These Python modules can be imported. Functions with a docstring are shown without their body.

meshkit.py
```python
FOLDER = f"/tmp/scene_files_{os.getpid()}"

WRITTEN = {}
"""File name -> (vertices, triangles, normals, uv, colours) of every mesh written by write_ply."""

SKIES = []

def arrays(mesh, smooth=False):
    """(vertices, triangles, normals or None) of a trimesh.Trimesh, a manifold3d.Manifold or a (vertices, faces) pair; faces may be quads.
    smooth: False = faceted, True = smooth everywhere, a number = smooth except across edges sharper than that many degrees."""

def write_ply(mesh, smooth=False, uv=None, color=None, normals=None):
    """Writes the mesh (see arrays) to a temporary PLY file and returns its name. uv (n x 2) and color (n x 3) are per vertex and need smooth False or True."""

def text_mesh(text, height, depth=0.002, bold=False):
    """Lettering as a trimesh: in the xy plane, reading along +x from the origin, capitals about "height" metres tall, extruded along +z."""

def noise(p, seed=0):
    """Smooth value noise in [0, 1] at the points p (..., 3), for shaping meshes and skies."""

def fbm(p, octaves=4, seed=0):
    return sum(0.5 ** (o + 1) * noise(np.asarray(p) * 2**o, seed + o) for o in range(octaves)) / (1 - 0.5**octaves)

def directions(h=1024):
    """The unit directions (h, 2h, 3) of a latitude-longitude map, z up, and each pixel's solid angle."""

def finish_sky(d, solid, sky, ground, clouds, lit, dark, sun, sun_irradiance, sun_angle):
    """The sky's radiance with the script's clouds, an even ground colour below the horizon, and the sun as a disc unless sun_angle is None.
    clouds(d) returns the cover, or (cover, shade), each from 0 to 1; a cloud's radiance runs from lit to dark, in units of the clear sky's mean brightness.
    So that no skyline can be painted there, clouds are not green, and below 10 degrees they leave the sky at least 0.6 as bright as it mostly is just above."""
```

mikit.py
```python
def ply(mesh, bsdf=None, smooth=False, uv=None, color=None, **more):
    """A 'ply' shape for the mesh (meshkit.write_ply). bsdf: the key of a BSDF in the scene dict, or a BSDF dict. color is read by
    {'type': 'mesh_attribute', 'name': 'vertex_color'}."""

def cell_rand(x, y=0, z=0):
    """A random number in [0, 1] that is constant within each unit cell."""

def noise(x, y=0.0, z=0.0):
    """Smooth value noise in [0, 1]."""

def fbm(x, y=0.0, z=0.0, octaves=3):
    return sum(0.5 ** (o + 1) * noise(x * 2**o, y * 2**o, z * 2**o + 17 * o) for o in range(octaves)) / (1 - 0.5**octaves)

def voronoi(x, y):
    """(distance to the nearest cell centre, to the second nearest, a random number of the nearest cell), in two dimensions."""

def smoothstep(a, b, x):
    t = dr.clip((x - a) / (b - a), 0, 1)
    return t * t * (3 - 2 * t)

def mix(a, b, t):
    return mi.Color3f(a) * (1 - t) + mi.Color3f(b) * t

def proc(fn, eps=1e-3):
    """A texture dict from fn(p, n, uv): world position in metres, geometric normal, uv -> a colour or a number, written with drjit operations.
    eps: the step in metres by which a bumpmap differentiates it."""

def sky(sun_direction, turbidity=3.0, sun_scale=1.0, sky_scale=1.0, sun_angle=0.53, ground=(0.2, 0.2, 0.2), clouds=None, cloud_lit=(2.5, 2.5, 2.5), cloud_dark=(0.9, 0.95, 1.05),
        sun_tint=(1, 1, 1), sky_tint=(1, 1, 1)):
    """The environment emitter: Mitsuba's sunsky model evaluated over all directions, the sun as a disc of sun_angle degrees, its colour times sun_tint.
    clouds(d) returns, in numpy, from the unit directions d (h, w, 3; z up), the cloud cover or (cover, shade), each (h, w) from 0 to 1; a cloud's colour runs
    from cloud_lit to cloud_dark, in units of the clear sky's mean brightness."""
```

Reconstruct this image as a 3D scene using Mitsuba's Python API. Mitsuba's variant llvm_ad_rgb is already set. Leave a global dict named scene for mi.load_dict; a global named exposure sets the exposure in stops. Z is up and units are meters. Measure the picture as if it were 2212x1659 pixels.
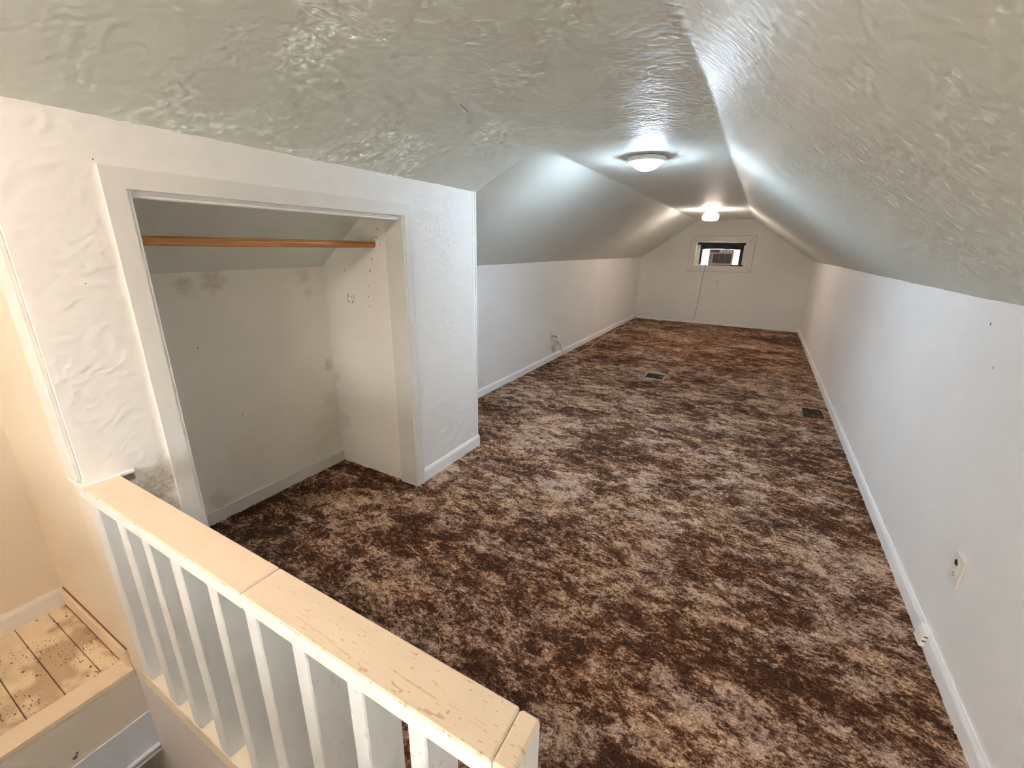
import math, numpy as np, trimesh, mitsuba as mi, mikit, meshkit, drjit as dr
from mikit import proc, noise, fbm, voronoi, smoothstep, mix, cell_rand
from shapely.geometry import Polygon, box as sbox
T = mi.ScalarTransform4f
scene, labels = {}, {}

# ------------------------------------------------------------------ camera
F_PX, PITCH, ROLL, YAW, EYE = 928.32, -0.3088, 0.0164, -0.5074, 1.4487
def camera_matrix():
    cy, sy, cp, sp = math.cos(YAW), math.sin(YAW), math.cos(PITCH), math.sin(PITCH)
    fw = np.array([sy * cp, cy * cp, sp]); rt = np.array([cy, -sy, 0]); up = np.cross(rt, fw)
    u2 = -math.sin(ROLL) * rt + math.cos(ROLL) * up
    o = np.array([0, 0, EYE])
    return T().look_at(origin=o.tolist(), target=(o + fw).tolist(), up=u2.tolist())
scene['camera'] = {'type': 'perspective', 'fov': math.degrees(2 * math.atan(1106 / F_PX)), 'fov_axis': 'x',
                   'near_clip': 0.02, 'far_clip': 200.0, 'to_world': camera_matrix()}
# ------------------------------------------------------------------ light and exposure
exposure = 3.9
scene['sky'] = mikit.sky((0.5, 0.55, 0.75), turbidity=4.0, sun_scale=0.0, sky_scale=23.0, ground=(0.25, 0.25, 0.22),
                         clouds=lambda d: np.full(d.shape[:2], 0.95), cloud_lit=(1.02, 1.0, 0.92))     # bright overcast
LAMP_COOL = (15.2, 18.4, 22.2)       # ceiling light nearest the closet
LAMP_FAR = (6.0, 4.75, 4.1)          # warm drum lamp near the end wall
LAMP_STAIR = (7.8, 6.0, 5.0)        # warm lamp over the stairs, left of the frame
# ------------------------------------------------------------------ room dimensions (metres)
XR, XL, YE, ZC = 0.7907, -2.2791, 9.6451, 2.0022
XA, XB = -1.2300, -0.2677           # where the flat ceiling meets the slopes
XC, YC = -1.6805, 2.495             # closet front wall and its far corner
YS = 0.372                          # wall and railing plane above the stairs
YB = -1.9                           # gable behind the camera
XW = -2.43                          # wall left of the landing

# ------------------------------------------------------------------ helpers
def cbox(lo, hi, c=0.0):
    lo, hi = np.minimum(lo, hi).astype(float), np.maximum(lo, hi).astype(float)
    if c <= 0:
        m = trimesh.creation.box(extents=hi - lo); m.apply_translation((lo + hi) / 2); return m
    c = min(c, 0.45 * (hi - lo).min()); pts = []
    for k in range(3):
        a = np.array([[x, y, z] for x in (0, 1) for y in (0, 1) for z in (0, 1)], float)
        q = lo + a * (hi - lo)
        for j in range(3):
            if j != k: q[:, j] += np.where(a[:, j] == 0, c, -c)
        pts.append(q)
    return trimesh.convex.convex_hull(np.vstack(pts))
def prism(poly, h, axis, at):
    """Polygon extruded by h along an axis from at. axis 'x': polygon in (y,z); 'y': in (x,z); 'z': in (x,y)."""
    if not isinstance(poly, Polygon): poly = Polygon(poly)
    m = trimesh.creation.extrude_polygon(poly, h, engine='earcut'); v = m.vertices.copy()
    if axis == 'x': w = np.stack([v[:, 2] + at, v[:, 0], v[:, 1]], 1)
    elif axis == 'y': w = np.stack([v[:, 0], v[:, 2] + at, v[:, 1]], 1)
    else: w = np.stack([v[:, 0], v[:, 1], v[:, 2] + at], 1)
    f = m.faces if axis != 'y' else m.faces[:, ::-1]
    return trimesh.Trimesh(w, f, process=False)
def lathe(profile, n=32, center=(0, 0, 0)):
    m = trimesh.creation.revolve(np.array(profile, float), sections=n)
    m.apply_translation(center); return m
def spline(pts, n):
    from scipy.interpolate import CubicSpline
    pts = np.array(pts, float); d = np.r_[0, np.cumsum(np.linalg.norm(np.diff(pts, axis=0), axis=1) ** 0.5)]
    return CubicSpline(d, pts)(np.linspace(0, d[-1], n))
def tube(path, r, k=6):
    path = np.array(path, float); t = np.gradient(path, axis=0); t /= np.linalg.norm(t, axis=1)[:, None]
    ref = np.array([0.31, 0.17, 0.93]); a = np.cross(t, ref); a /= np.linalg.norm(a, axis=1)[:, None]; b = np.cross(t, a)
    ang = np.arange(k) * 2 * np.pi / k
    v = (path[:, None] + r * (a[:, None] * np.cos(ang)[None, :, None] + b[:, None] * np.sin(ang)[None, :, None])).reshape(-1, 3)
    f = []
    for i in range(len(path) - 1):
        for j in range(k):
            p, q = i * k + j, i * k + (j + 1) % k
            f += [[p, q, q + k], [p, q + k, p + k]]
    for i in (0, (len(path) - 1) * k):
        for j in range(1, k - 1): f.append([i, i + j, i + j + 1])
    return trimesh.Trimesh(v, f, process=False)
def cat(*ms): return trimesh.util.concatenate(list(ms))
def numbered(key):
    if key not in scene and key not in labels: return key
    i = 1
    while f'{key}_{i:03d}' in scene or f'{key}_{i:03d}' in labels: i += 1
    return f'{key}_{i:03d}'
def obj(name, mesh, mat, parent=None, smooth=False, label=None, **more):
    key = numbered(f'{parent}__{name}' if parent else name)
    scene[key] = mikit.ply(mesh, mat, smooth=smooth, **more)
    if label: labels[key] = {'label': label}
    return key
def thing(name, label, category, group=None):
    key = numbered(name); labels[key] = {'label': label, 'category': category}
    if group: labels[key]['group'] = group
    return key
def struct(name, mesh, mat, label=None, smooth=False, **more):
    key = obj(name, mesh, mat, smooth=smooth, **more)
    labels[key] = {'kind': 'structure'}
    if label: labels[key]['label'] = label
    return key
def struct_group(name, label):
    labels[name] = {'kind': 'structure', 'label': label}; return name

# ------------------------------------------------------------------ materials
def principled(color, rough=0.5, spec=0.5, **k):
    c = color if isinstance(color, dict) else {'type': 'rgb', 'value': list(color)}
    return {'type': 'principled', 'base_color': c, 'roughness': rough, 'specular': spec, **k}
def two(b): return {'type': 'twosided', 'b': b}
def bumped(b, fn, height, eps): return {'type': 'bumpmap', 'bsdf': b, 'arbitrary': proc(fn, eps), 'scale': height}
def marks(p, spots):
    """Mask of small dark marks at given places (x, y, z, radius)."""
    m = mi.Float(0)
    for x, y, z, r in spots:
        d = dr.sqrt(dr.square(p.x - x) + dr.square(p.y - y) + dr.square(p.z - z))
        m = dr.maximum(m, 1 - smoothstep(0.6 * r, r, d))
    return m
def stains(p, blobs):
    """Ragged soft-edged dirt stains at given places (x, y, z, radius, strength)."""
    m = mi.Float(0); g = fbm(p.x * 30, p.y * 30, p.z * 30, 3)
    for x, y, z, r, s in blobs:
        d = dr.sqrt(dr.square(p.x - x) + dr.square(p.y - y) + dr.square(p.z - z)) / r
        m = dr.maximum(m, 0.7 * s * (1 - smoothstep(0.15, 1.1, d + 1.0 * (g - 0.5))) * (0.4 + 1.2 * noise(p.x * 110, p.y * 110, p.z * 110)))
    return m
def orange_peel(s):
    def fn(p, n, uv):
        a = noise(p.x / s, p.y / s, p.z / s); b = noise(p.x / (2.3 * s) + 9, p.y / (2.3 * s), p.z / (2.3 * s))
        return 0.6 * smoothstep(0.35, 0.75, a) + 0.9 * smoothstep(0.45, 0.8, b)
    return fn
def ceiling_relief(p, n, uv):
    fine = noise(p.x / .006, p.y / .006, p.z / .006); mid = noise(p.x / .013 + 5, p.y / .013, p.z / .013)
    seam = mi.Float(0)                                            # raised plaster seams across the flat strip
    wob = 0.05 * (noise(p.x * 4, 1.0, 7.0) - 0.5)
    for y0, k in ((3.87, 1.0), (4.60, 1.2), (5.39, .8), (6.05, 1.2), (6.42, 1.0), (6.75, .8)):
        seam = seam + k * dr.exp(-dr.square((p.y - y0 - 0.07 * (p.x + .75) - wob) / .018)) * smoothstep(.25, .55, noise(p.x * 3 + y0 * 9, 2.0, 3.0))
    seam = seam * smoothstep(-1.26, -1.15, p.x) * (1 - smoothstep(-.35, -.26, p.x))
    return 3.5 * seam + (0.35 * fine + 0.7 * smoothstep(.4, .75, mid)) * (0.35 + 0.65 * smoothstep(1.8, 3.2, p.y))

CEIL = (0.625, 0.66, 0.61)
def ceiling_color(p, n, uv):
    w = fbm(p.x * 1.7, p.y * 1.7, p.z * 1.7, 3)
    c = mix(CEIL, (0.59, 0.62, 0.57), w)
    m = marks(p, [(0.35, 2.6, 1.585, .005)]); lx = p.x + 1.187 + 0.22 * (p.y - 1.685)
    m = dr.maximum(m, (1 - smoothstep(.0010, .0024, dr.abs(lx))) * (1 - smoothstep(.035, .05, dr.abs(p.y - 1.685))))     # hairline crack
    return mix(c, (.12, .11, .09), m)
scene['mat_ceiling'] = two(bumped(principled(proc(ceiling_color), 0.54, 0.36), ceiling_relief, 0.0008, 0.0012))
WALL = (0.80, 0.79, 0.765)
def wall_material(key, spots=(), blobs=(), color=WALL, relief=0.0004, peel=0.008, rough=0.5, stain=(.36, .28, .17), soft=False, rings=()):
    def fn(p, n, uv):
        w = fbm(p.x * 2.3, p.y * 2.3, p.z * 2.3 + 4, 3)
        c = mix(color, tuple(0.93 * v for v in color), w)
        for x, z, rad in rings:
            d = dr.sqrt(dr.square(p.x - x) + dr.square(p.z - z))
            c = mix(c, (.30, .24, .19), (1 - smoothstep(.0015, .0035, dr.abs(d - rad))) * smoothstep(.40, .62, noise(p.x * 60, p.z * 60, 3.0)))
        if blobs: c = mix(c, stain, stains(p, blobs))
        if spots: c = mix(c, tuple(0.45 * v for v in color) if soft else (.16, .13, .10), marks(p, spots))
        return c
    scene[key] = two(bumped(principled(proc(fn), rough, 0.45), orange_peel(peel), relief, 0.001))
wall_material('mat_wall_right', [(XR, 2.172, 1.057, .005), (XR, 2.306, 1.198, .008), (XR, 6.94, .345, .012), (XR, 6.94, .30, .012), (XR, 3.0, .9, .004), (XR, 7.6, .8, .012)])
wall_material('mat_wall_left', soft=True, spots=[(XL, 4.75, .78, .006), (XL, 4.75, .74, .006), (XL, 4.85, .40, .008), (XL, 5.13, .52, .009), (XL, 6.55, .55, .010), (XL, 7.2, .58, .010)],
              blobs=[(XL, 3.1, .22, .25, .40), (XL, 3.35, .12, .2, .3)])
wall_material('mat_wall_end', [(-.735, YE, .86, .010), (-.735, YE, .80, .012), (-.745, YE, .62, .009), (-.78, YE, .42, .010)],
              [(-.72, YE, .84, .06, .25)], color=(0.74, 0.725, 0.67), soft=True)
wall_material('mat_wall_closet', [(XC, 2.2, 1.45, .003), (XC, .50, 1.33, .0025), (XC, .588, 1.664, .003)],
              [(XC, .54, .64, .12, .8), (XC, .51, .56, .14, .8), (XC, .55, .45, .14, .8), (XC, .56, .33, .14, .7)], relief=0.0003, peel=0.009)
wall_material('mat_closet_inside', [(-2.359, 1.05, .95, .004), (-2.359, 1.56, .30, .003), (-2.359, 1.2, .55, .004)],
              [(-2.359, 1.05, 1.25, .06, .5), (-2.359, 1.17, 1.27, .08, .55), (-2.359, 1.68, 1.26, .06, .4), (-2.359, 1.70, 1.17, .04, .4), (-2.359, 1.77, .70, .045, .55),
               (-2.359, 1.2, .30, .2, .15), (-2.359, 1.75, .25, .2, .28), (-2.359, .82, .085, .06, .5), (-2.359, 1.0, .10, .08, .5), (-2.359, 1.78, .45, .1, .25)],
              color=(0.79, 0.765, 0.70), relief=0.0002, peel=0.02)
wall_material('mat_closet_side', [(-1.93, 1.815, 1.37, .006), (-1.95, 1.815, 1.305, .006), (-1.97, 1.815, 1.22, .004), (-1.98, 1.815, 1.16, .005), (-1.98, 1.815, 1.10, .004), (-1.79, 1.815, .45, .004), (-2.16, 1.815, 1.30, .005), (-1.87, 1.815, 1.53, .005)],
              [(-2.31, 1.815, .3, .08, .25), (-2.33, 1.815, .6, .06, .25), (-1.99, 1.815, 1.47, .07, .3)], rings=[(-2.13, 1.142, .027), (-2.137, 1.128, .022), (-1.895, 1.452, .038), (-1.99, 1.315, .02)], color=(0.85, 0.82, 0.76), relief=0.0002, peel=0.02)
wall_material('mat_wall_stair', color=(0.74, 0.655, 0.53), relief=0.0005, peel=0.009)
wall_material('mat_plaster_grey', [(-1.80, .165, -.262, .009), (-1.80, .172, -.25, .006)], color=(0.66, 0.62, 0.56), relief=0.0005, peel=0.02)
wall_material('mat_wall_mauve', color=(0.66, 0.62, 0.60), relief=0.0004, peel=0.012)
wall_material('mat_wall_plain')
scene['mat_trim'] = two(principled((0.70, 0.69, 0.655), 0.4, 0.5))
scene['mat_trim_white'] = two(principled((0.82, 0.82, 0.81), 0.35, 0.5))
scene['mat_panel_white'] = two(principled((0.62, 0.70, 0.79), 0.25, 0.5))
scene['mat_crack'] = two(principled((0.20, 0.12, 0.06), 0.7, 0.2))
scene['mat_crack_light'] = two(principled((0.30, 0.23, 0.15), 0.7, 0.2))
scene['mat_dark'] = two(principled((0.02, 0.022, 0.02), 0.6, 0.3))
def cap_color(p, n, uv):
    base = mix((0.78, 0.65, 0.49), (0.70, 0.57, 0.42), fbm(p.x * 9, p.y * 30, p.z * 9, 3))
    g = noise(p.x * 22, p.y * 420, 3.0); h = noise(p.x * 90 + 7, p.y * 260 + 3, 1.0)
    worn = smoothstep(-1.0, -0.35, p.x)
    grain = smoothstep(0.70, 0.92, g) * smoothstep(.45, .75, noise(p.x * 7, p.y * 40, 9.0)) * worn
    nick = smoothstep(0.86, 0.93, h) * (0.25 + 0.75 * worn)
    edge = (1 - smoothstep(0.0, 0.007, p.y - 0.3606)) * smoothstep(.728, .733, p.z) * smoothstep(0.66, 0.80, noise(p.x * 90, p.y * 120, p.z * 120))
    m = dr.clip(0.40 * grain + 0.55 * nick + 0.8 * edge, 0, 1)
    top = smoothstep(0.3, 0.6, n.z)  # upward faces tinted cream: warm lamp light from above put into the colour
    c = mix((0.78, 0.785, 0.76), base, top)
    return mix(c, (0.40, 0.24, 0.11), m * (0.25 + 0.75 * top))
scene['mat_cap'] = two(principled(proc(cap_color), 0.42, 0.45))
def baluster_color(p, n, uv):
    c = mix((0.74, 0.765, 0.765), (0.69, 0.715, 0.72), fbm(p.x * 8, p.y * 30, p.z * 5, 3))
    chip = smoothstep(0.83, 0.9, noise(p.x * 60, p.y * 90, p.z * 50)) * smoothstep(-1.1, -0.3, p.x)
    return mix(c, (0.34, 0.29, 0.22), 0.3 * chip)
scene['mat_baluster'] = two(principled(proc(baluster_color), 0.4, 0.5))
scene['mat_plate_top'] = two(principled((0.78, 0.69, 0.55), 0.45, 0.4))
def plank_color(p, n, uv):
    board = dr.floor((p.y - 0.015) / 0.0965)
    g = fbm(p.x * 10, p.y * 60 + board * 7, 2.0, 3)
    c = mix((0.76, 0.635, 0.46), (0.68, 0.545, 0.375), g)
    d = fbm(p.x * 7 + 3, p.y * 9, 5.0, 4)
    c = mix(c, (0.30, 0.19, 0.11), 0.6 * smoothstep(0.54, 0.74, d))
    front = (1 - smoothstep(0.02, 0.20, p.y + 0.18 * (d - 0.5)))
    c = mix(c, (0.27, 0.19, 0.13), 0.6 * front * smoothstep(.3, .6, fbm(p.x * 13, p.y * 13, 1.0, 3)))
    rim = smoothstep(0.335, 0.37, p.y + 0.05 * (fbm(p.x * 25, p.y * 25, 0, 3) - 0.5))
    c = mix(c, (0.30, 0.17, 0.07), 0.8 * rim)
    s = smoothstep(0.82, 0.88, noise(p.x * 105 + 11, p.y * 260, 4.0)) * smoothstep(.52, .66, noise(p.x * 9 + 1, p.y * 9, 8.0))
    return mix(c, (0.10, 0.06, 0.035), 0.85 * s)
scene['mat_plank'] = two(principled(proc(plank_color), 0.5, 0.4))
scene['mat_nosing'] = two(principled((0.73, 0.60, 0.45), 0.42, 0.4))
def rod_color(p, n, uv):
    g = fbm(p.y * 3.5, p.z * 160, p.x * 160, 3)
    return mix((0.50, 0.235, 0.075), (0.34, 0.13, 0.035), smoothstep(.35, .7, g))
scene['mat_rod'] = two(principled(proc(rod_color), 0.4, 0.5))
def carpet_color(p, n, uv):
    wx = p.x + 0.05 * (fbm(p.x * 9, p.y * 9, 3.0, 2) - 0.5); wy = p.y + 0.05 * (fbm(p.x * 9, p.y * 9, 8.0, 2) - 0.5)
    big = fbm(wx * 2.2, wy * 3.4, 1.0, 2)
    mid = fbm(wx * 13, wy * 21, 2.0, 3)
    small = fbm(wx * 55, wy * 95, 5.0, 2)
    fine = noise(p.x * 150, p.y * 230, 4.0); fine2 = noise(p.x * 360, p.y * 460, 7.0)
    v = 0.5 + 0.34 * (big - 0.5) + 0.56 * (mid - 0.5) + 0.42 * (small - 0.5) + 0.24 * (fine - 0.5) + 0.22 * (fine2 - 0.5)
    c = mix((0.050, 0.025, 0.017), (0.135, 0.072, 0.046), smoothstep(0.30, 0.50, v))
    c = mix(c, (0.31, 0.215, 0.165), smoothstep(0.46, 0.62, v))
    c = mix(c, (0.48, 0.375, 0.295), smoothstep(0.59, 0.79, v))
    hue = fbm(p.x * 5 + 20, p.y * 8, 6.0, 2)
    c = c * (0.62 + 0.76 * noise(p.x * 230, p.y * 330, 11.0))
    return c * mix((1.10, 0.97, 0.82), (1.04, 0.97, 0.93), smoothstep(.35, .65, hue))
def pile_relief(p, n, uv): return noise(p.x * 300, p.y * 420, 2.0) + 0.6 * noise(p.x * 700, p.y * 800, 5.0)
scene['mat_carpet'] = two(bumped(principled(proc(carpet_color), 0.9, 0.1), pile_relief, 0.0018, 0.0006))
scene['mat_metal_tan'] = two(principled((0.42, 0.34, 0.27), 0.5, 0.4))
scene['mat_slat'] = two(principled((0.035, 0.03, 0.026), 0.8, 0.1))
scene['mat_black'] = two(principled((0.012, 0.013, 0.018), 0.55, 0.4))
scene['mat_plastic_white'] = two(principled((0.80, 0.79, 0.74), 0.35, 0.5))
scene['mat_plastic_ivory'] = two(principled((0.72, 0.69, 0.60), 0.35, 0.5))
scene['mat_slot'] = two(principled((0.03, 0.03, 0.025), 0.6, 0.3))
scene['mat_ac'] = two(principled((0.46, 0.42, 0.41), 0.45, 0.4))
scene['mat_grille'] = two(principled((0.11, 0.095, 0.08), 0.5, 0.4))
scene['mat_label'] = two(principled((0.80, 0.82, 0.76), 0.5, 0.3))
scene['mat_cord'] = two(principled((0.36, 0.29, 0.22), 0.5, 0.4))
scene['mat_cord_white'] = two(principled((0.55, 0.47, 0.37), 0.5, 0.4))
scene['mat_lamp_base'] = two(principled((0.70, 0.70, 0.70), 0.35, 0.5))
scene['mat_glass'] = {'type': 'thindielectric', 'int_ior': 1.5}
scene['mat_accordion'] = {'type': 'principledthin', 'base_color': {'type': 'rgb', 'value': [.9, .9, .9]}, 'roughness': 0.6, 'diff_trans': 1.3, 'spec_trans': 0.0}

# ------------------------------------------------------------------ floor: carpet pile as relief
def carpet_height(x, y):
    q = np.stack([x, y, 0 * x], -1)
    w = meshkit.noise(q * [9, 11, 1], 3) - 0.5
    a = meshkit.noise(q * [52, 100, 1] + w[..., None] * 2.5, 1); b = meshkit.noise(q * [150, 230, 1], 2)
    c = meshkit.noise(q * [24, 40, 1] + w[..., None], 5)
    return -0.015 + 0.013 * np.sqrt(1 - np.abs(2 * a - 1)) * 0.9 + 0.005 * b + 0.006 * (c - 0.5)      # rounded tufts with narrow clefts
def carpet_sheet(x0, x1, y0, y1, dx, dy):
    X, Y = np.meshgrid(np.linspace(x0, x1, max(2, int(round((x1 - x0) / dx)) + 1)), np.linspace(y0, y1, max(2, int(round((y1 - y0) / dy)) + 1)))
    ny, nx = X.shape; i = np.arange(ny * nx).reshape(ny, nx)
    f = np.concatenate([np.stack([i[:-1, :-1], i[:-1, 1:], i[1:, 1:]], -1).reshape(-1, 3), np.stack([i[:-1, :-1], i[1:, 1:], i[1:, :-1]], -1).reshape(-1, 3)])
    return trimesh.Trimesh(np.stack([X, Y, carpet_height(X, Y)], -1).reshape(-1, 3), f, process=False)
XCB = -2.359
carpet = cat(carpet_sheet(XCB, XR, 0.449, 1.9, 0.0042, 0.0036), carpet_sheet(XCB, XR, 1.9, 4.0, 0.0065, 0.0055), carpet_sheet(XL, XR, 4.0, 5.0, 0.010, 0.009), carpet_sheet(XL, XR, 5.0, YE, 0.014, 0.013),
             carpet_sheet(-0.19, XR, YB, 0.449, 0.012, 0.012))
struct('floor', carpet, 'mat_carpet', 'mottled brown shag carpet', smooth=True)
struct('subfloor', cat(cbox((-2.5, YS + .01, -.2), (XR + .1, YE + .1, -.016)), cbox((-.19, YB - .1, -.2), (XR + .1, YS + .01, -.016))), 'mat_dark')

# ------------------------------------------------------------------ ceiling
def profile(y):
    """Ceiling section at y: near the stairs the left side bends gently, beyond the closet it is a straight slope."""
    t = np.clip((y - 2.50) / 0.40, 0, 1); t = t * (2 - t)
    near = np.array([(-2.60, 1.125), (-2.347, 1.320), (-1.99, 1.590), (XC, 1.7817), (XA, ZC)])
    far = near.copy(); far[:, 1] = ZC - 0.686 * (XA - far[:, 0])
    left = near * (1 - t) + far * t
    return np.vstack([left, [(XB, ZC), (1.1, ZC - 0.678 * (1.1 - XB))]])
def rounded(pts, radii, k=6):
    out = [pts[0]]
    for i in range(1, len(pts) - 1):
        r = radii[i]; a, b, c = pts[i - 1], pts[i], pts[i + 1]
        u = (a - b) / np.linalg.norm(a - b); v = (c - b) / np.linalg.norm(c - b)
        r = min(r, .45 * np.linalg.norm(a - b), .45 * np.linalg.norm(c - b))
        for s in np.linspace(0, 1, k + 1): out.append((1 - s) ** 2 * (b + u * r) + 2 * s * (1 - s) * b + s * s * (b + v * r))
    out.append(pts[-1]); return np.array(out)
def ceiling_zone(ys, step, relief):
    V = []
    for y in ys:
        soft = 0.16 * (1 - np.clip((y - 2.30) / 0.5, 0, 1)) + 0.012
        soft_r = 0.010 + 0.03 * np.exp(-((y - .6) / .6) ** 2)
        c = rounded(profile(y), [0, .12, .12, .12, soft, soft_r, 0])
        d = np.r_[0, np.cumsum(np.linalg.norm(np.diff(c, axis=0), axis=1))]
        t = np.linspace(0, 1, int(4.34 / step)) * d[-1]
        V.append(np.c_[np.interp(t, d, c[:, 0]), np.full(len(t), y), np.interp(t, d, c[:, 1])])
    V = np.array(V); q = V * [1.1, .9, 1.1]
    V[..., 2] += 0.018 * (meshkit.fbm(q * 1.3, 3, 4) - 0.5) * np.clip((V[..., 1] - 0.2) / 1.0, 0.3, 1) + 0.004 * (meshkit.fbm(V * 7, 2, 9) - .5)
    if relief:
        g = np.gradient(V[:, :, [0, 2]], axis=1); nrm = np.stack([g[..., 1], -g[..., 0]], -1); nrm /= np.linalg.norm(nrm, axis=-1, keepdims=True)
        sm = lambda a, b, x: np.clip((x - a) / (b - a), 0, 1) ** 2 * (3 - 2 * np.clip((x - a) / (b - a), 0, 1))
        x, y = V[..., 0], V[..., 1]
        coarse = 1 - sm(-1.3, -0.5, x) * 0.8
        patch = 0.35 + 0.65 * sm(.35, .65, meshkit.noise(V * [4, 4, 4], 6))
        blob = sm(.48, .70, 0.6 * meshkit.noise(V / .017, 7) + 0.4 * meshkit.noise(V / .010, 8))
        fine = sm(.35, .75, meshkit.noise(V / .0115, 3))
        h = (0.0021 * blob * patch * coarse + 0.0011 * fine) * (1 - sm(2.2, 3.15, y)) * sm(-1.78, -1.70, x)
        V[..., [0, 2]] += nrm * h[..., None]
    ny, nx = V.shape[:2]; i = np.arange(ny * nx).reshape(ny, nx)
    f = np.concatenate([np.stack([i[:-1, :-1], i[1:, 1:], i[:-1, 1:]], -1).reshape(-1, 3), np.stack([i[:-1, :-1], i[1:, :-1], i[1:, 1:]], -1).reshape(-1, 3)])
    return trimesh.Trimesh(V.reshape(-1, 3), f, process=False)
def ceiling_mesh():
    return cat(ceiling_zone(np.arange(YB - .1, .161, .05), .014, False), ceiling_zone(np.arange(.15, 3.201, .0062), .0062, True), ceiling_zone(np.r_[np.arange(3.2, YE + .1, .06), YE + .1], .012, False))
struct('ceiling', ceiling_mesh(), 'mat_ceiling', 'greyish sloped attic ceiling with stippled paint', smooth=True)

# ------------------------------------------------------------------ walls
def z_right(x): return ZC - 0.678 * (x - XB)
struct('wall_right', cbox((XR, YB, -.1), (XR + .1, YE + .1, 1.45)), 'mat_wall_right', 'white knee wall on the right')
struct('wall_left', cbox((XL - .1, YC - .05, -.1), (XL, YE + .1, 1.45)), 'mat_wall_left', 'white knee wall on the left')
WX0, WX1, WZ0, WZ1 = -1.208, -0.280, 1.155, 1.617
end = Polygon([(-2.5, -.1), (1.0, -.1), (1.0, 1.3), (XB + .1, 2.15), (XA - .1, 2.15), (-2.5, 1.3)], [[(WX0, WZ0), (WX1, WZ0), (WX1, WZ1), (WX0, WZ1)]])
struct('wall_end', prism(end, .14, 'y', YE), 'mat_wall_end', 'cream gable wall at the far end')
BWX0, BWX1, BWZ0, BWZ1 = -0.35, 0.50, 0.60, 1.42
back = Polygon([(-2.6, -2.6), (1.0, -2.6), (1.0, 1.3), (XB + .1, 2.15), (XA - .1, 2.15), (-2.6, 1.3)], [[(BWX0, BWZ0), (BWX1, BWZ0), (BWX1, BWZ1), (BWX0, BWZ1)]])
struct('wall_back', prism(back, .14, 'y', YB - .14), 'mat_wall_plain')
YO0, YO1, ZO = 0.644, 1.815, 1.594
front = Polygon([(YS, -.06), (YO0, -.06), (YO0, ZO), (YO1, ZO), (YO1, -.06), (YC, -.06), (YC, 1.9), (YS, 1.9)], [[(.452, .700), (.492, .700), (.492, .734), (.452, .734)]])
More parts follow.
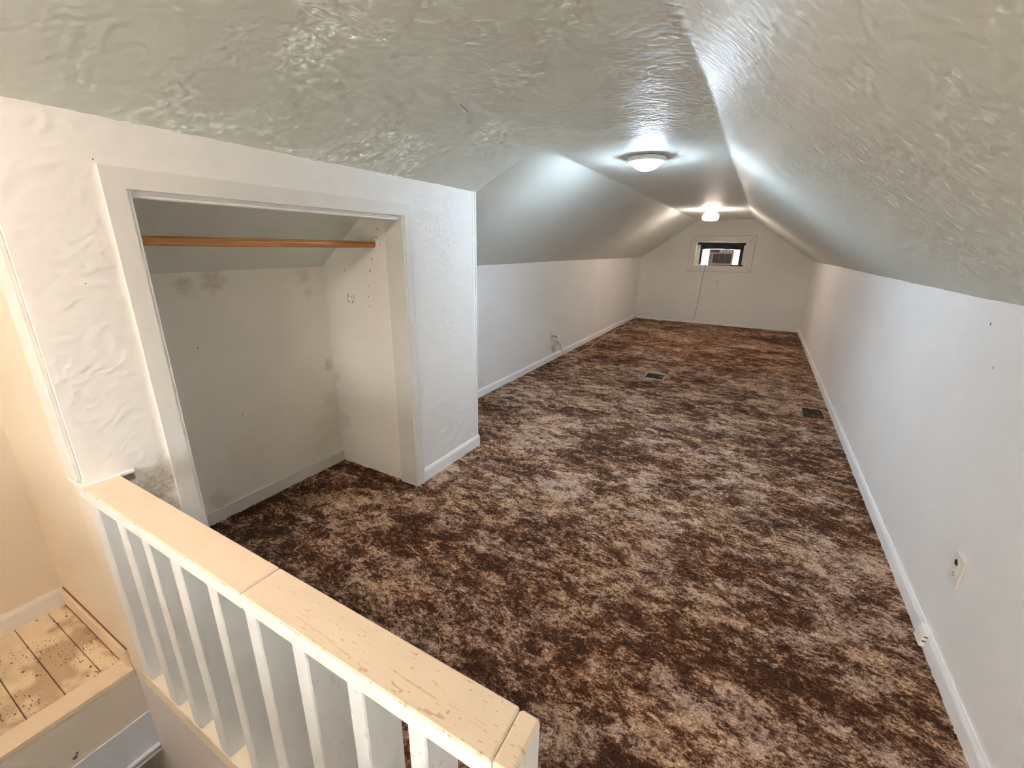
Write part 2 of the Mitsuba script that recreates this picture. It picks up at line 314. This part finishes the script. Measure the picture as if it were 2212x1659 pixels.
def closet_skin():
    ys, zs = np.arange(YS + .001, YC - .001, .0058), np.arange(0.0, 1.86, .0058)
    Y, Z = np.meshgrid(ys, zs); q = np.stack([0 * Y, Y, Z], -1)
    sm = lambda a, b, x: np.clip((x - a) / (b - a), 0, 1)
    h = 0.0004 + 0.0017 * sm(.46, .72, .6 * meshkit.noise(q / .017, 11) + .4 * meshkit.noise(q / .010, 12)) + .0007 * meshkit.noise(q / .01, 13)
    h *= 1 - np.exp(-((Y - YS) / .01) ** 2)
    V = np.stack([XC + h, Y, Z], -1); ny, nx = Y.shape; i = np.arange(ny * nx).reshape(ny, nx)
    f = np.concatenate([np.stack([i[:-1, :-1], i[:-1, 1:], i[1:, 1:]], -1).reshape(-1, 3), np.stack([i[:-1, :-1], i[1:, 1:], i[1:, :-1]], -1).reshape(-1, 3)])
    c = V.reshape(-1, 3)[f].mean(1)
    hole = ((c[:, 1] > .62) & (c[:, 1] < 1.84) & (c[:, 2] < 1.62)) | ((c[:, 1] > .452) & (c[:, 1] < .492) & (c[:, 2] > .70) & (c[:, 2] < .734))
    m = trimesh.Trimesh(V.reshape(-1, 3), f[~hole], process=False); m.remove_unreferenced_vertices(); return m
struct('wall_closet', closet_skin(), 'mat_wall_closet', 'white closet front wall with stippled plaster', smooth=True)
struct('wall_closet_core', prism(front, .12, 'x', XC - .1202), 'mat_wall_closet')
struct('wall_notch', cbox((XC - .07, .44, .69), (XC - .035, .505, .745)), 'mat_plaster_grey')
struct('wall_closet_back', cbox((XCB - .08, YS + .02, -.1), (XCB, YC - .05, 1.5)), 'mat_closet_inside', 'stained back wall of the closet')
struct('wall_closet_side', cbox((XCB - .05, YO1, -.1), (XC - .1201, YO1 + .07, 1.95)), 'mat_closet_side', 'cream side wall of the closet with scuffs and nail marks')
struct('wall_closet_near', cbox((XCB - .05, YO0 - .08, -.1), (XC - .1201, YO0 - .001, 1.95)), 'mat_closet_side')
struct('wall_closet_return', cbox((XL - .05, YC - .08, -.1), (XC - .1201, YC, 1.95)), 'mat_wall_plain')
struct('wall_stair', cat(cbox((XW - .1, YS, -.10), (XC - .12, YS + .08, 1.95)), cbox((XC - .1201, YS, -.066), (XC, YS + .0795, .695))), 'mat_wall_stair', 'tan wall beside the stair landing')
struct('wall_stair_lower', cbox((XW - .1, YS + .0005, -2.6), (-.185, YS + .08, -.067)), 'mat_wall_mauve', 'mauve grey wall below the railing')
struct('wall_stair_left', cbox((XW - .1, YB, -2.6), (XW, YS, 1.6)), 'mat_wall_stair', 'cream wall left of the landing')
struct('wall_stair_near_shade', cbox((XW, -.62, -2.6), (-.19, -.55, .78)), 'mat_wall_plain')  # unseen; raised above the floor as an added half-wall shading landing and stairwell
struct('wall_stair_top', cbox((-.19, -.62, -2.6), (-.12, YS, -.016)), 'mat_wall_plain')
struct('floor_near', cbox((XW, YB, -.12), (-.185, -.55, -.02)), 'mat_carpet')

# ------------------------------------------------------------------ baseboards
def base_profile(h, t): return [(0, 0), (t, 0), (t, h - .022), (t * .75, h - .012), (t * .35, h - .004), (t * .3, h), (0, h)]
def baseboard_x(x, s, y0, y1, h, t=.014, z=0.0):      # lies along y on the wall x, s = side it faces
    pr = [(x + s * a, z + b) for a, b in base_profile(h, t)]
    return prism(Polygon(pr), y1 - y0, 'y', y0)
def baseboard_y(y, x0, x1, h, t=.014, z=0.0):         # lies along x on a wall facing -y
    pr = [(y - a, z + b) for a, b in base_profile(h, t)]
    return prism(Polygon(pr), x1 - x0, 'x', x0)
struct('baseboard_right', baseboard_x(XR, -1, YB, YE, .090, z=-.02), 'mat_trim_white', smooth=35)
struct('baseboard_left', baseboard_x(XL, 1, YC, YE, .098, z=-.02), 'mat_trim_white', smooth=35)
struct('baseboard_end', baseboard_y(YE, XL, XR, .055, .012, z=-.02), 'mat_trim', smooth=35)
struct('baseboard_closet', baseboard_x(XC, 1, 1.865, YC + .012, .105, z=-.02), 'mat_trim_white', smooth=35)
struct('baseboard_closet_back', cbox((XCB, YO0, -.02), (XCB + .009, YO1, .072), .002), 'mat_trim')
struct('baseboard_stair', cbox((XW + .012, YS - .012, -.075), (-1.815, YS, .010), .003), 'mat_nosing')
struct('trim_6', cbox((XW + .012, YS - .004, .0102), (-1.815, YS, .0150)), 'mat_crack', 'dark dirty gap above the landing baseboard')
struct('baseboard_landing', baseboard_x(XW, 1, -.55, YS, .085, .014, z=-.072), 'mat_trim', smooth=35)

# ------------------------------------------------------------------ trims
g = struct_group('trim_1', 'pale painted casing around the closet opening')
def mitred(a, b, c, d, x0, t):     # a face outline in (y, z), extruded along x
    return prism(Polygon([a, b, c, d]), t, 'x', x0)
obj('side_casing', mitred((.589, -.015), (YO0, -.015), (YO0, 1.594), (.589, 1.652), XC, .014), 'mat_trim', g)
obj('side_casing', mitred((YO1 - .001, -.015), (1.866, -.015), (1.866, 1.652), (YO1 - .001, 1.594), XC, .014), 'mat_trim', g)
obj('head_casing', mitred((.589, 1.652), (YO0, 1.594), (YO1 - .001, 1.594), (1.866, 1.652), XC, .014), 'mat_trim', g)
obj('side_jamb', cbox((XC - .12, YO1 - .016, -.012), (XC + .010, YO1 + .001, ZO), .002), 'mat_trim', g)
obj('side_jamb', cbox((XC - .12, YO0 - .001, -.012), (XC + .010, YO0 + .012, ZO), .002), 'mat_trim', g)
obj('head_jamb', cat(cbox((XC - .12, YO0, ZO - .012), (XC - .004, YO1, ZO + .002), .002), cbox((XC - .035, YO0, ZO - .022), (XC - .008, YO1, ZO - .011), .003)), 'mat_trim_white', g)
struct('trim_2', cat(cbox((XC - .005, YC - .012, .082), (XC + .006, YC + .003, 1.80), .002), cbox((XC - .005, YC - .040, .082), (XC + .004, YC - .016, 1.80), .002)), 'mat_trim_white', 'thin corner moulding of the closet wall')
struct('trim_3', cbox((-1.782, YS - .014, .752), (-1.693, YS, 1.95), .003), 'mat_trim', 'vertical board on the end of the closet wall above the railing')
struct('trim_4', cbox((-1.79, YS - .012, .729), (XC + .007, .492, .742), .003), 'mat_trim_white')
# stair header below the landing
struct('wall_header', cbox((-1.86, -.55, -.290), (-1.800, YS, -.085)), 'mat_plaster_grey', 'grey plaster drop below the landing edge')
struct('wall_header_panel', cat(cbox((-1.85, -.55, -.455), (-1.794, YS, -.290)), cbox((-1.86, -.55, -.470), (-1.780, YS, -.456), .002)), 'mat_panel_white', 'bluish white board under the landing drop')
struct('trim_5', cbox((-1.86, -.55, -.494), (-1.784, YS, -.480), .002), 'mat_trim')
struct('floor_lower', cbox((-4.5, -1.5, -2.62), (.2, 1.6, -2.55)), 'mat_dark')
struct('wall_lower', cbox((-4.5, -1.5, -2.6), (-4.4, 1.6, -.2)), 'mat_dark')

# ------------------------------------------------------------------ stair landing
t = struct_group('stair_landing', 'worn cream painted board landing')
rng = np.random.default_rng(4)
y = YS - .012
edges = [y, .3035, .2065, .1110, .0150, -.0815, -.178, -.2745, -.371, -.4675, -.55]
for a, b in zip(edges[1:], edges[:-1]):
    obj('plank', cbox((XW + .013, a + .0012, -.095), (-1.884, b - .0012, -.0705 - .0012 * rng.random()), .0015), 'mat_plank', t)
obj('nosing', cbox((-1.884, -.55, -.095), (-1.797, YS - .002, -.0680), .004), 'mat_nosing', t)

# ------------------------------------------------------------------ railing
t = thing('stair_railing', 'white painted wooden stair railing with worn top board tinted with painted warm light and flat slats', 'railing')
YF, YK = 0.3606, 0.4530
obj('top_rail', cbox((XC - .04, YF, .6945), (-.8565, YK, .7385), .003), 'mat_cap', t, label='worn top board with warm light painted on its upper face, length nearer the closet')
obj('top_rail', cbox((-.8535, YF, .6945), (-.2265, YK, .7385), .003), 'mat_cap', t, label='worn top board with warm light painted on its upper face, scratched length nearer the end post')
obj('end_post', cbox((-.2250, YF, -.03), (-.1888, YK, .7385), .005), 'mat_cap', t, label='end post with cracked top and warm light painted on it')
obj('bottom_rail', cbox((XC, YF + .002, -.066), (-.2250, YK + .002, -.003), .003), 'mat_plate_top', t, label='cream board under the slats')
bal = [(-1.668, -1.609), (-1.479, -1.432), (-1.330, -1.292), (-1.180, -1.132), (-1.007, -.969), (-.856, -.812), (-.696, -.651), (-.538, -.495), (-.392, -.352)]
for a, b in bal:
    obj('slat', cbox((a, YF + .003, -.003), (b, .4485, .6945), .003), 'mat_baluster', t)

# ------------------------------------------------------------------ closet rod
t = thing('closet_rod', 'orange-brown wooden hanging rod across the top of the closet', 'closet rod')
def along_y(m, c):
    m.apply_transform(trimesh.transformations.rotation_matrix(math.pi / 2, [1, 0, 0])); m.apply_translation(c); return m
RX, RZ = -1.895, 1.449
obj('rod', along_y(trimesh.creation.cylinder(radius=.0175, height=YO1 - YO0 - .006, sections=28), (RX, (YO0 + YO1) / 2, RZ)), 'mat_rod', t, smooth=40)
obj('socket', along_y(trimesh.creation.annulus(r_min=.0178, r_max=.029, height=.012, sections=28), (RX, YO1 - .006, RZ)), 'mat_plastic_white', t, smooth=40, label='white round rod socket')
obj('sticker', prism(Polygon([(RX - .0186, 1.475), (RX + .0186, 1.475), (RX + .0186, 1.478), (RX - .0186, 1.478)]), .06, 'y', 1.60) if 0 else cbox((RX - .017, 1.585, RZ + .0178), (RX + .022, 1.645, RZ + .0192)), 'mat_plastic_white', t, label='torn white paper tag on the rod')

# ------------------------------------------------------------------ ceiling lights
def emitter(rgb): return {'type': 'area', 'radiance': {'type': 'rgb', 'value': list(rgb)}}
def dome_light(x, y, rgb, label, key=None):
    t = thing('ceiling_light', label, 'ceiling light')
    z = ZC - .004
    obj('base_plate', lathe([(0, 0), (.116, 0), (.120, -.010), (.119, -.024), (.112, -.027), (.094, -.024), (.090, -.018), (0, -.018)][::-1], 40, (x, y, z)), 'mat_lamp_base', t, smooth=30)
    prof = [(0.0, -.078)] + [(.088 * math.sin(a), -.020 - .058 * math.cos(a)) for a in np.linspace(.12, math.pi / 2, 12)]
    obj('dome', lathe(prof, 40, (x, y, z)), 'mat_lamp_base', t, smooth=True, emitter=emitter(rgb))
    return t
def drum_light(x, y, rgb, label):
    t = thing('ceiling_light', label, 'ceiling light')
    z = ZC
    obj('base_plate', lathe([(0, -.042), (.075, -.042), (.085, -.034), (.085, 0), (0, 0)], 36, (x, y, z)), 'mat_lamp_base', t, smooth=30)
    prof = [(0, -.158), (.07, -.157), (.092, -.150), (.105, -.135), (.110, -.110), (.108, -.085), (.098, -.066), (.080, -.060), (.076, -.044)]
    obj('glass_shade', lathe(prof, 40, (x, y, z)), 'mat_lamp_base', t, smooth=50, emitter=emitter(rgb))
    return t
dome_light(-.745, 3.044, LAMP_COOL, 'glowing white dome ceiling light with round base plate, nearer the closet')
drum_light(-.751, 7.057, LAMP_FAR, 'glowing warm drum ceiling light near the window wall')
drum_light(-1.1, -.42, LAMP_STAIR, 'warm drum ceiling light above the stairs')

# ------------------------------------------------------------------ far window
w = struct_group('window_1', 'small window in the end wall with a painted casing')
cz = [(-1.311, 1.042), (-.184, 1.052), (-.178, 1.722), (-1.311, 1.708)]
ci = [(WX0, WZ0), (WX1, WZ0), (WX1, WZ1), (WX0, WZ1)]
for k in range(4):
    j = (k + 1) % 4
    a, b, c, d = [np.array(v) for v in (cz[k], cz[j], ci[j], ci[k])]
    m = (a + b + c + d) / 4
    q = [tuple(v + (m - v) / np.linalg.norm(m - v) * .004) for v in (a, b, c, d)]
    obj('casing_board', prism(Polygon(q), .016, 'y', YE - .018), 'mat_wall_end', w)
cc = np.mean(cz, 0); big = [tuple(np.array(v) + np.sign(np.array(v) - cc) * .005) for v in cz]
obj('casing_gap', prism(Polygon(big, [ci]), .002, 'y', YE - .0022), 'mat_crack_light', w, label='dark crack around the casing boards')
for lo, hi in [((WX0 - .01, YE, WZ0), (WX0 + .003, YE + .14, WZ1)), ((WX1 - .003, YE, WZ0), (WX1 + .01, YE + .14, WZ1)), ((WX0, YE, WZ1 - .003), (WX1, YE + .14, WZ1 + .01)), ((WX0, YE - .005, WZ0 - .01), (WX1, YE + .14, WZ0 + .004))]:
    obj('reveal_board', cbox(lo, hi, .001), 'mat_wall_end', w)
YW = YE + .085
for lo, hi in [((WX0, YW, WZ0), (-1.105, YW + .04, WZ1)), ((-.385, YW, WZ0), (WX1, YW + .04, WZ1)), ((WX0, YW, 1.54), (WX1, YW + .04, WZ1)), ((WX0, YW, WZ0), (WX1, YW + .04, 1.178))]:
    obj('sash_bar', cbox(lo, hi, .003), 'mat_wall_end', w)
obj('pane', cbox((-1.11, YW + .032, 1.17), (-.38, YW + .034, 1.55)), 'mat_glass', w)
t = thing('roller_blind', 'black roller blind pulled partly down over the small end window', 'window blind')
obj('roller', along_y(trimesh.creation.cylinder(radius=.019, height=.01, sections=16), (0, 0, 0)) if 0 else cat(cbox((-1.186, YE + .005, 1.548), (-.332, YE + .035, 1.592), .008)), 'mat_black', t)
nx = 24
fx = np.linspace(-1.126, -.374, nx + 1); fz = np.array([1.552, 1.525, 1.50, 1.485, 1.468])
V = np.array([[x, YE + .020 + .004 * math.sin(x * 23 + zz * 60) + .003 * k, zz + (.006 * math.sin(x * 6) if k == 4 else 0)] for k, zz in enumerate(fz) for x in fx])
idx = np.arange(len(V)).reshape(5, nx + 1)
Fq = np.concatenate([np.stack([idx[:-1, :-1], idx[:-1, 1:], idx[1:, 1:]], -1).reshape(-1, 3), np.stack([idx[:-1, :-1], idx[1:, 1:], idx[1:, :-1]], -1).reshape(-1, 3)])
sheet = trimesh.Trimesh(V, Fq, process=False); back_ = sheet.copy(); back_.vertices = back_.vertices + [0, .002, 0]; back_.invert()
obj('fabric', cat(sheet, back_), 'mat_black', t, smooth=True)
for a, b in ((-1.128, -1.090), (-.418, -.362)):
    obj('sash_stile', cbox((a, YE + .072, 1.172), (b, YE + .084, 1.55), .002), 'mat_black', 'window_1', label='black window stile')
for x in (-1.165, -.340):
    obj('bracket', cat(cbox((x - .016, YE + .002, 1.462), (x + .012, YE + .02, 1.486), .006), cbox((x + .004 * np.sign(x + .75), YE + .004, 1.475), (x + .02, YE + .012, 1.515), .002)), 'mat_plastic_white', t, label='white blind bracket')

# ------------------------------------------------------------------ window air conditioner
t = thing('air_conditioner', 'grey beige window air conditioner with dark grille between white glowing side panels', 'air conditioner')
YA = YE + .02
obj('case', cbox((-.952, YA, 1.162), (-.522, YA + .30, 1.466), .008), 'mat_ac', t)
gk = obj('grille', cbox((-.876, YA - .006, 1.206), (-.550, YA + .002, 1.380), .003), 'mat_grille', t, label='dark air grille')
for k in range(9): obj('grille_slat', cbox((-.872, YA - .009, 1.214 + k * .0185), (-.554, YA - .005, 1.221 + k * .0185), .001), 'mat_grille', gk)
for x in (-.768, -.660): obj('grille_bar', cbox((x - .002, YA - .010, 1.210), (x + .002, YA - .005, 1.376)), 'mat_ac', gk)
obj('vent_strip', cbox((-.944, YA - .003, 1.412), (-.775, YA + .002, 1.452), .001), 'mat_grille', t, label='dark outlet strip')
for a, b in ((-.762, -.722), (-.704, -.668), (-.650, -.606), (-.594, -.545)):
    obj('label_plate', cbox((a, YA - .003, 1.412), (b, YA + .002, 1.458), .001), 'mat_label', t, label='pale label')
for z in (1.342, 1.285, 1.224):
    obj('knob', along_y(trimesh.creation.cylinder(radius=.011, height=.014, sections=16), (-.917, YA - .005, z)), 'mat_grille', t, smooth=40)
def accordion(x0, x1):
    n = 10; xs = np.linspace(x0, x1, n + 1); V = []
    for k, x in enumerate(xs):
        yy = YA + .06 + (.008 if k % 2 else 0)
        V += [[x, yy, 1.178], [x, yy, 1.470]]
    F = []
    for k in range(n): F += [[2 * k, 2 * k + 2, 2 * k + 3], [2 * k, 2 * k + 3, 2 * k + 1]]
    return trimesh.Trimesh(V, F, process=False)
obj('side_panel', accordion(-1.092, -.950), 'mat_accordion', t, label='bright translucent accordion panel left of the unit')
obj('side_panel', accordion(-.524, -.415), 'mat_accordion', t, label='bright translucent accordion panel right of the unit')
obj('seal_strip', cbox((-.540, YA - .005, 1.156), (-.325, YA + .03, 1.182), .004), 'mat_black', t, label='black foam strip on the sill')
cord = spline([(-.985, YA - .005, 1.17), (-.986, YE - .022, 1.14), (-.995, YE - .024, 1.05), (-1.012, YE - .008, .90), (-1.020, YE - .008, .70), (-1.034, YE - .008, .36), (-1.088, YE - .02, .045), (-1.13, YE - .06, .006), (-1.20, 9.50, .004),
               (-1.33, 9.45, .004), (-1.49, 9.44, .004), (-1.646, 9.495, .008)], 120)
obj('power_cord', tube(cord, .0045), 'mat_cord', t, smooth=True, label='cord hanging down the wall from the unit')
t = thing('extension_cord', 'tan extension cord running along the left baseboard to the plugged outlet', 'extension cord')
obj('connector', cbox((-1.76, 9.475, -.003), (-1.658, 9.515, .022), .008), 'mat_cord_white', t, label='white cord connector')
ext = spline([(-1.75, 9.495, .008), (-1.83, 9.52, .008), (-1.88, 9.56, .02), (-1.89, 9.58, .07), (-1.90, 9.59, .11), (-1.98, 9.585, .135), (-2.10, 9.56, .115), (-2.22, 9.5, .095), (-2.245, 9.42, .03), (-2.17, 9.36, .006), (-2.125, 9.25, .005),
              (-2.16, 9.02, .005), (-2.24, 8.78, .006), (-2.25, 8.93, .010), (-2.17, 8.93, .006), (-2.10, 8.63, .005), (-2.06, 8.35, .005), (-2.18, 8.16, .005), (-2.19, 7.84, .005),
              (-2.128, 7.55, .005), (-2.15, 7.30, .004), (-2.147, 6.92, .004), (-2.122, 6.47, .004), (-2.098, 6.07, .004), (-2.112, 5.83, .004), (-2.124, 5.62, .004), (-2.19, 5.56, .004), (-2.235, 5.53, .012), (-2.25, 5.48, .06), (-2.246, 5.41, .13), (-2.235, 5.36, .20)], 500)
obj('cord', tube(ext, .0048), 'mat_cord_white', t, smooth=True)
pl = cbox((-.022, -.058, -.030), (.022, .058, .030), .006); pl.apply_transform(trimesh.transformations.euler_matrix(math.radians(-38), 0, 0)); pl.apply_translation((-2.232, 5.285, .262))
obj('plug_adapter', pl, 'mat_plastic_white', t, label='white block plug hanging from the outlet')
pg = spline([(-2.27, 5.135, .335), (-2.24, 5.17, .335), (-2.232, 5.22, .315), (-2.232, 5.25, .295)], 14)
obj('plug_lead', tube(pg, .010, 8), 'mat_cord', t, smooth=True)
tg = prism(Polygon([(-.034, -.05), (.034, -.05), (.034, .05), (-.034, .05)]), .001, 'x', 0); tg.apply_transform(trimesh.transformations.euler_matrix(math.radians(32), 0, 0)); tg.apply_translation((-2.262, 5.225, .165))
obj('tag', tg, 'mat_cord_white', t, label='tan paper warning tag')

# ------------------------------------------------------------------ outlets
def outlet_on_x(x, s, y, z, label, mat='mat_plastic_white', w=.083, h=.116):
    t = thing('wall_outlet', label, 'outlet')
    obj('cover_plate', cbox((x, y - w / 2, z - h / 2), (x + s * .008, y + w / 2, z + h / 2), .003), mat, t)
    for dz in (.021, -.021):
        r = trimesh.creation.cylinder(radius=.0165, height=.004, sections=20)
        r.apply_transform(trimesh.transformations.rotation_matrix(math.pi / 2, [0, 1, 0])); r.apply_translation((x + s * .0076, y, z + dz))
        rk = obj('receptacle', r, 'mat_plastic_ivory', t, smooth=40)
        for dy in (-.006, .006): obj('slot', cbox((x + s * .0092, y + dy - .001, z + dz - .002), (x + s * .0100, y + dy + .001, z + dz + .006)), 'mat_slot', rk)
        obj('ground_hole', cbox((x + s * .0092, y - .002, z + dz - .010), (x + s * .0100, y + .002, z + dz - .006)), 'mat_slot', rk)
    return t
ro = outlet_on_x(XR, -1, 1.898, .369, 'ivory duplex outlet on the right wall above the baseboard', 'mat_plastic_ivory')
# empty upper socket: dark hole
r = trimesh.creation.cylinder(radius=.011, height=.004, sections=18); r.apply_transform(trimesh.transformations.rotation_matrix(math.pi / 2, [0, 1, 0])); r.apply_translation((XR - .0085, 1.906, .393))
obj('socket_hole', r, 'mat_slot', ro, label='dark broken upper socket')
outlet_on_x(XL, 1, 5.120, .325, 'beige outlet low on the left wall with a plug in it', 'mat_plastic_ivory', .07, .13)
t = thing('wall_outlet', 'small white outlet on the end wall left of the window', 'outlet')
obj('cover_plate', cbox((-2.190, YE - .006, .842), (-2.126, YE, .932), .002), 'mat_plastic_white', t)
obj('slot', cbox((-2.166, YE - .007, .886), (-2.150, YE - .005, .902)), 'mat_slot', t)
t = thing('surface_outlet', 'white surface outlet box on the right baseboard with two dark slots', 'outlet')
bx = Polygon([(XR, .008), (XR, .073), (XR - .021, .0695), (XR - .028, .052), (XR - .029, .008)])
obj('box', prism(bx, .063, 'y', 1.890), 'mat_plastic_white', t)
for x, z in ((XR - .0165, .0535), (XR - .0185, .034)):
    obj('slot', cbox((x - .007, 1.8892, z - .003), (x + .005, 1.8902, z + .003), .0004), 'mat_slot', t)

# ------------------------------------------------------------------ floor registers
def register(x0, x1, y0, y1, label, frame, slat, n=7):
    t = thing('floor_register', label, 'floor vent')
    b = .014; z0, z1 = -.008, .006
    outer = Polygon([(x0, y0), (x1, y0), (x1, y1), (x0, y1)], [[(x0 + b, y0 + b), (x1 - b, y0 + b), (x1 - b, y1 - b), (x0 + b, y1 - b)]])
    obj('frame', prism(outer, z1 - z0, 'z', z0), frame, t)
    obj('duct', cbox((x0 + b, y0 + b, -.012), (x1 - b, y1 - b, -.009)), 'mat_slot', t)
    for k in range(n):
        yc = y0 + b + (k + .5) * (y1 - y0 - 2 * b) / n
        obj('louvre', cbox((x0 + b, yc - .007, -.006), (x1 - b, yc + .004, .003), .001), slat, t)
register(-1.021, -.787, 5.014, 5.273, 'tan metal floor vent with dark slats in the middle of the carpet', 'mat_metal_tan', 'mat_slat')
register(.560, .715, 4.560, 4.800, 'black floor vent in the carpet by the right baseboard', 'mat_slat', 'mat_slat', 6)

# ------------------------------------------------------------------ window behind the camera
w = struct_group('window_2', 'window in the gable behind the camera')
for lo, hi in [((BWX0, YB - .1, BWZ0), (BWX0 + .04, YB - .05, BWZ1)), ((BWX1 - .04, YB - .1, BWZ0), (BWX1, YB - .05, BWZ1)), ((BWX0, YB - .1, BWZ0), (BWX1, YB - .05, BWZ0 + .04)), ((BWX0, YB - .1, BWZ1 - .04), (BWX1, YB - .05, BWZ1)), ((BWX0, YB - .1, .99), (BWX1, YB - .05, 1.03))]:
    obj('sash_bar', cbox(lo, hi, .003), 'mat_trim_white', w)
obj('pane', cbox((BWX0, YB - .077, BWZ0), (BWX1, YB - .075, BWZ1)), 'mat_glass', w)
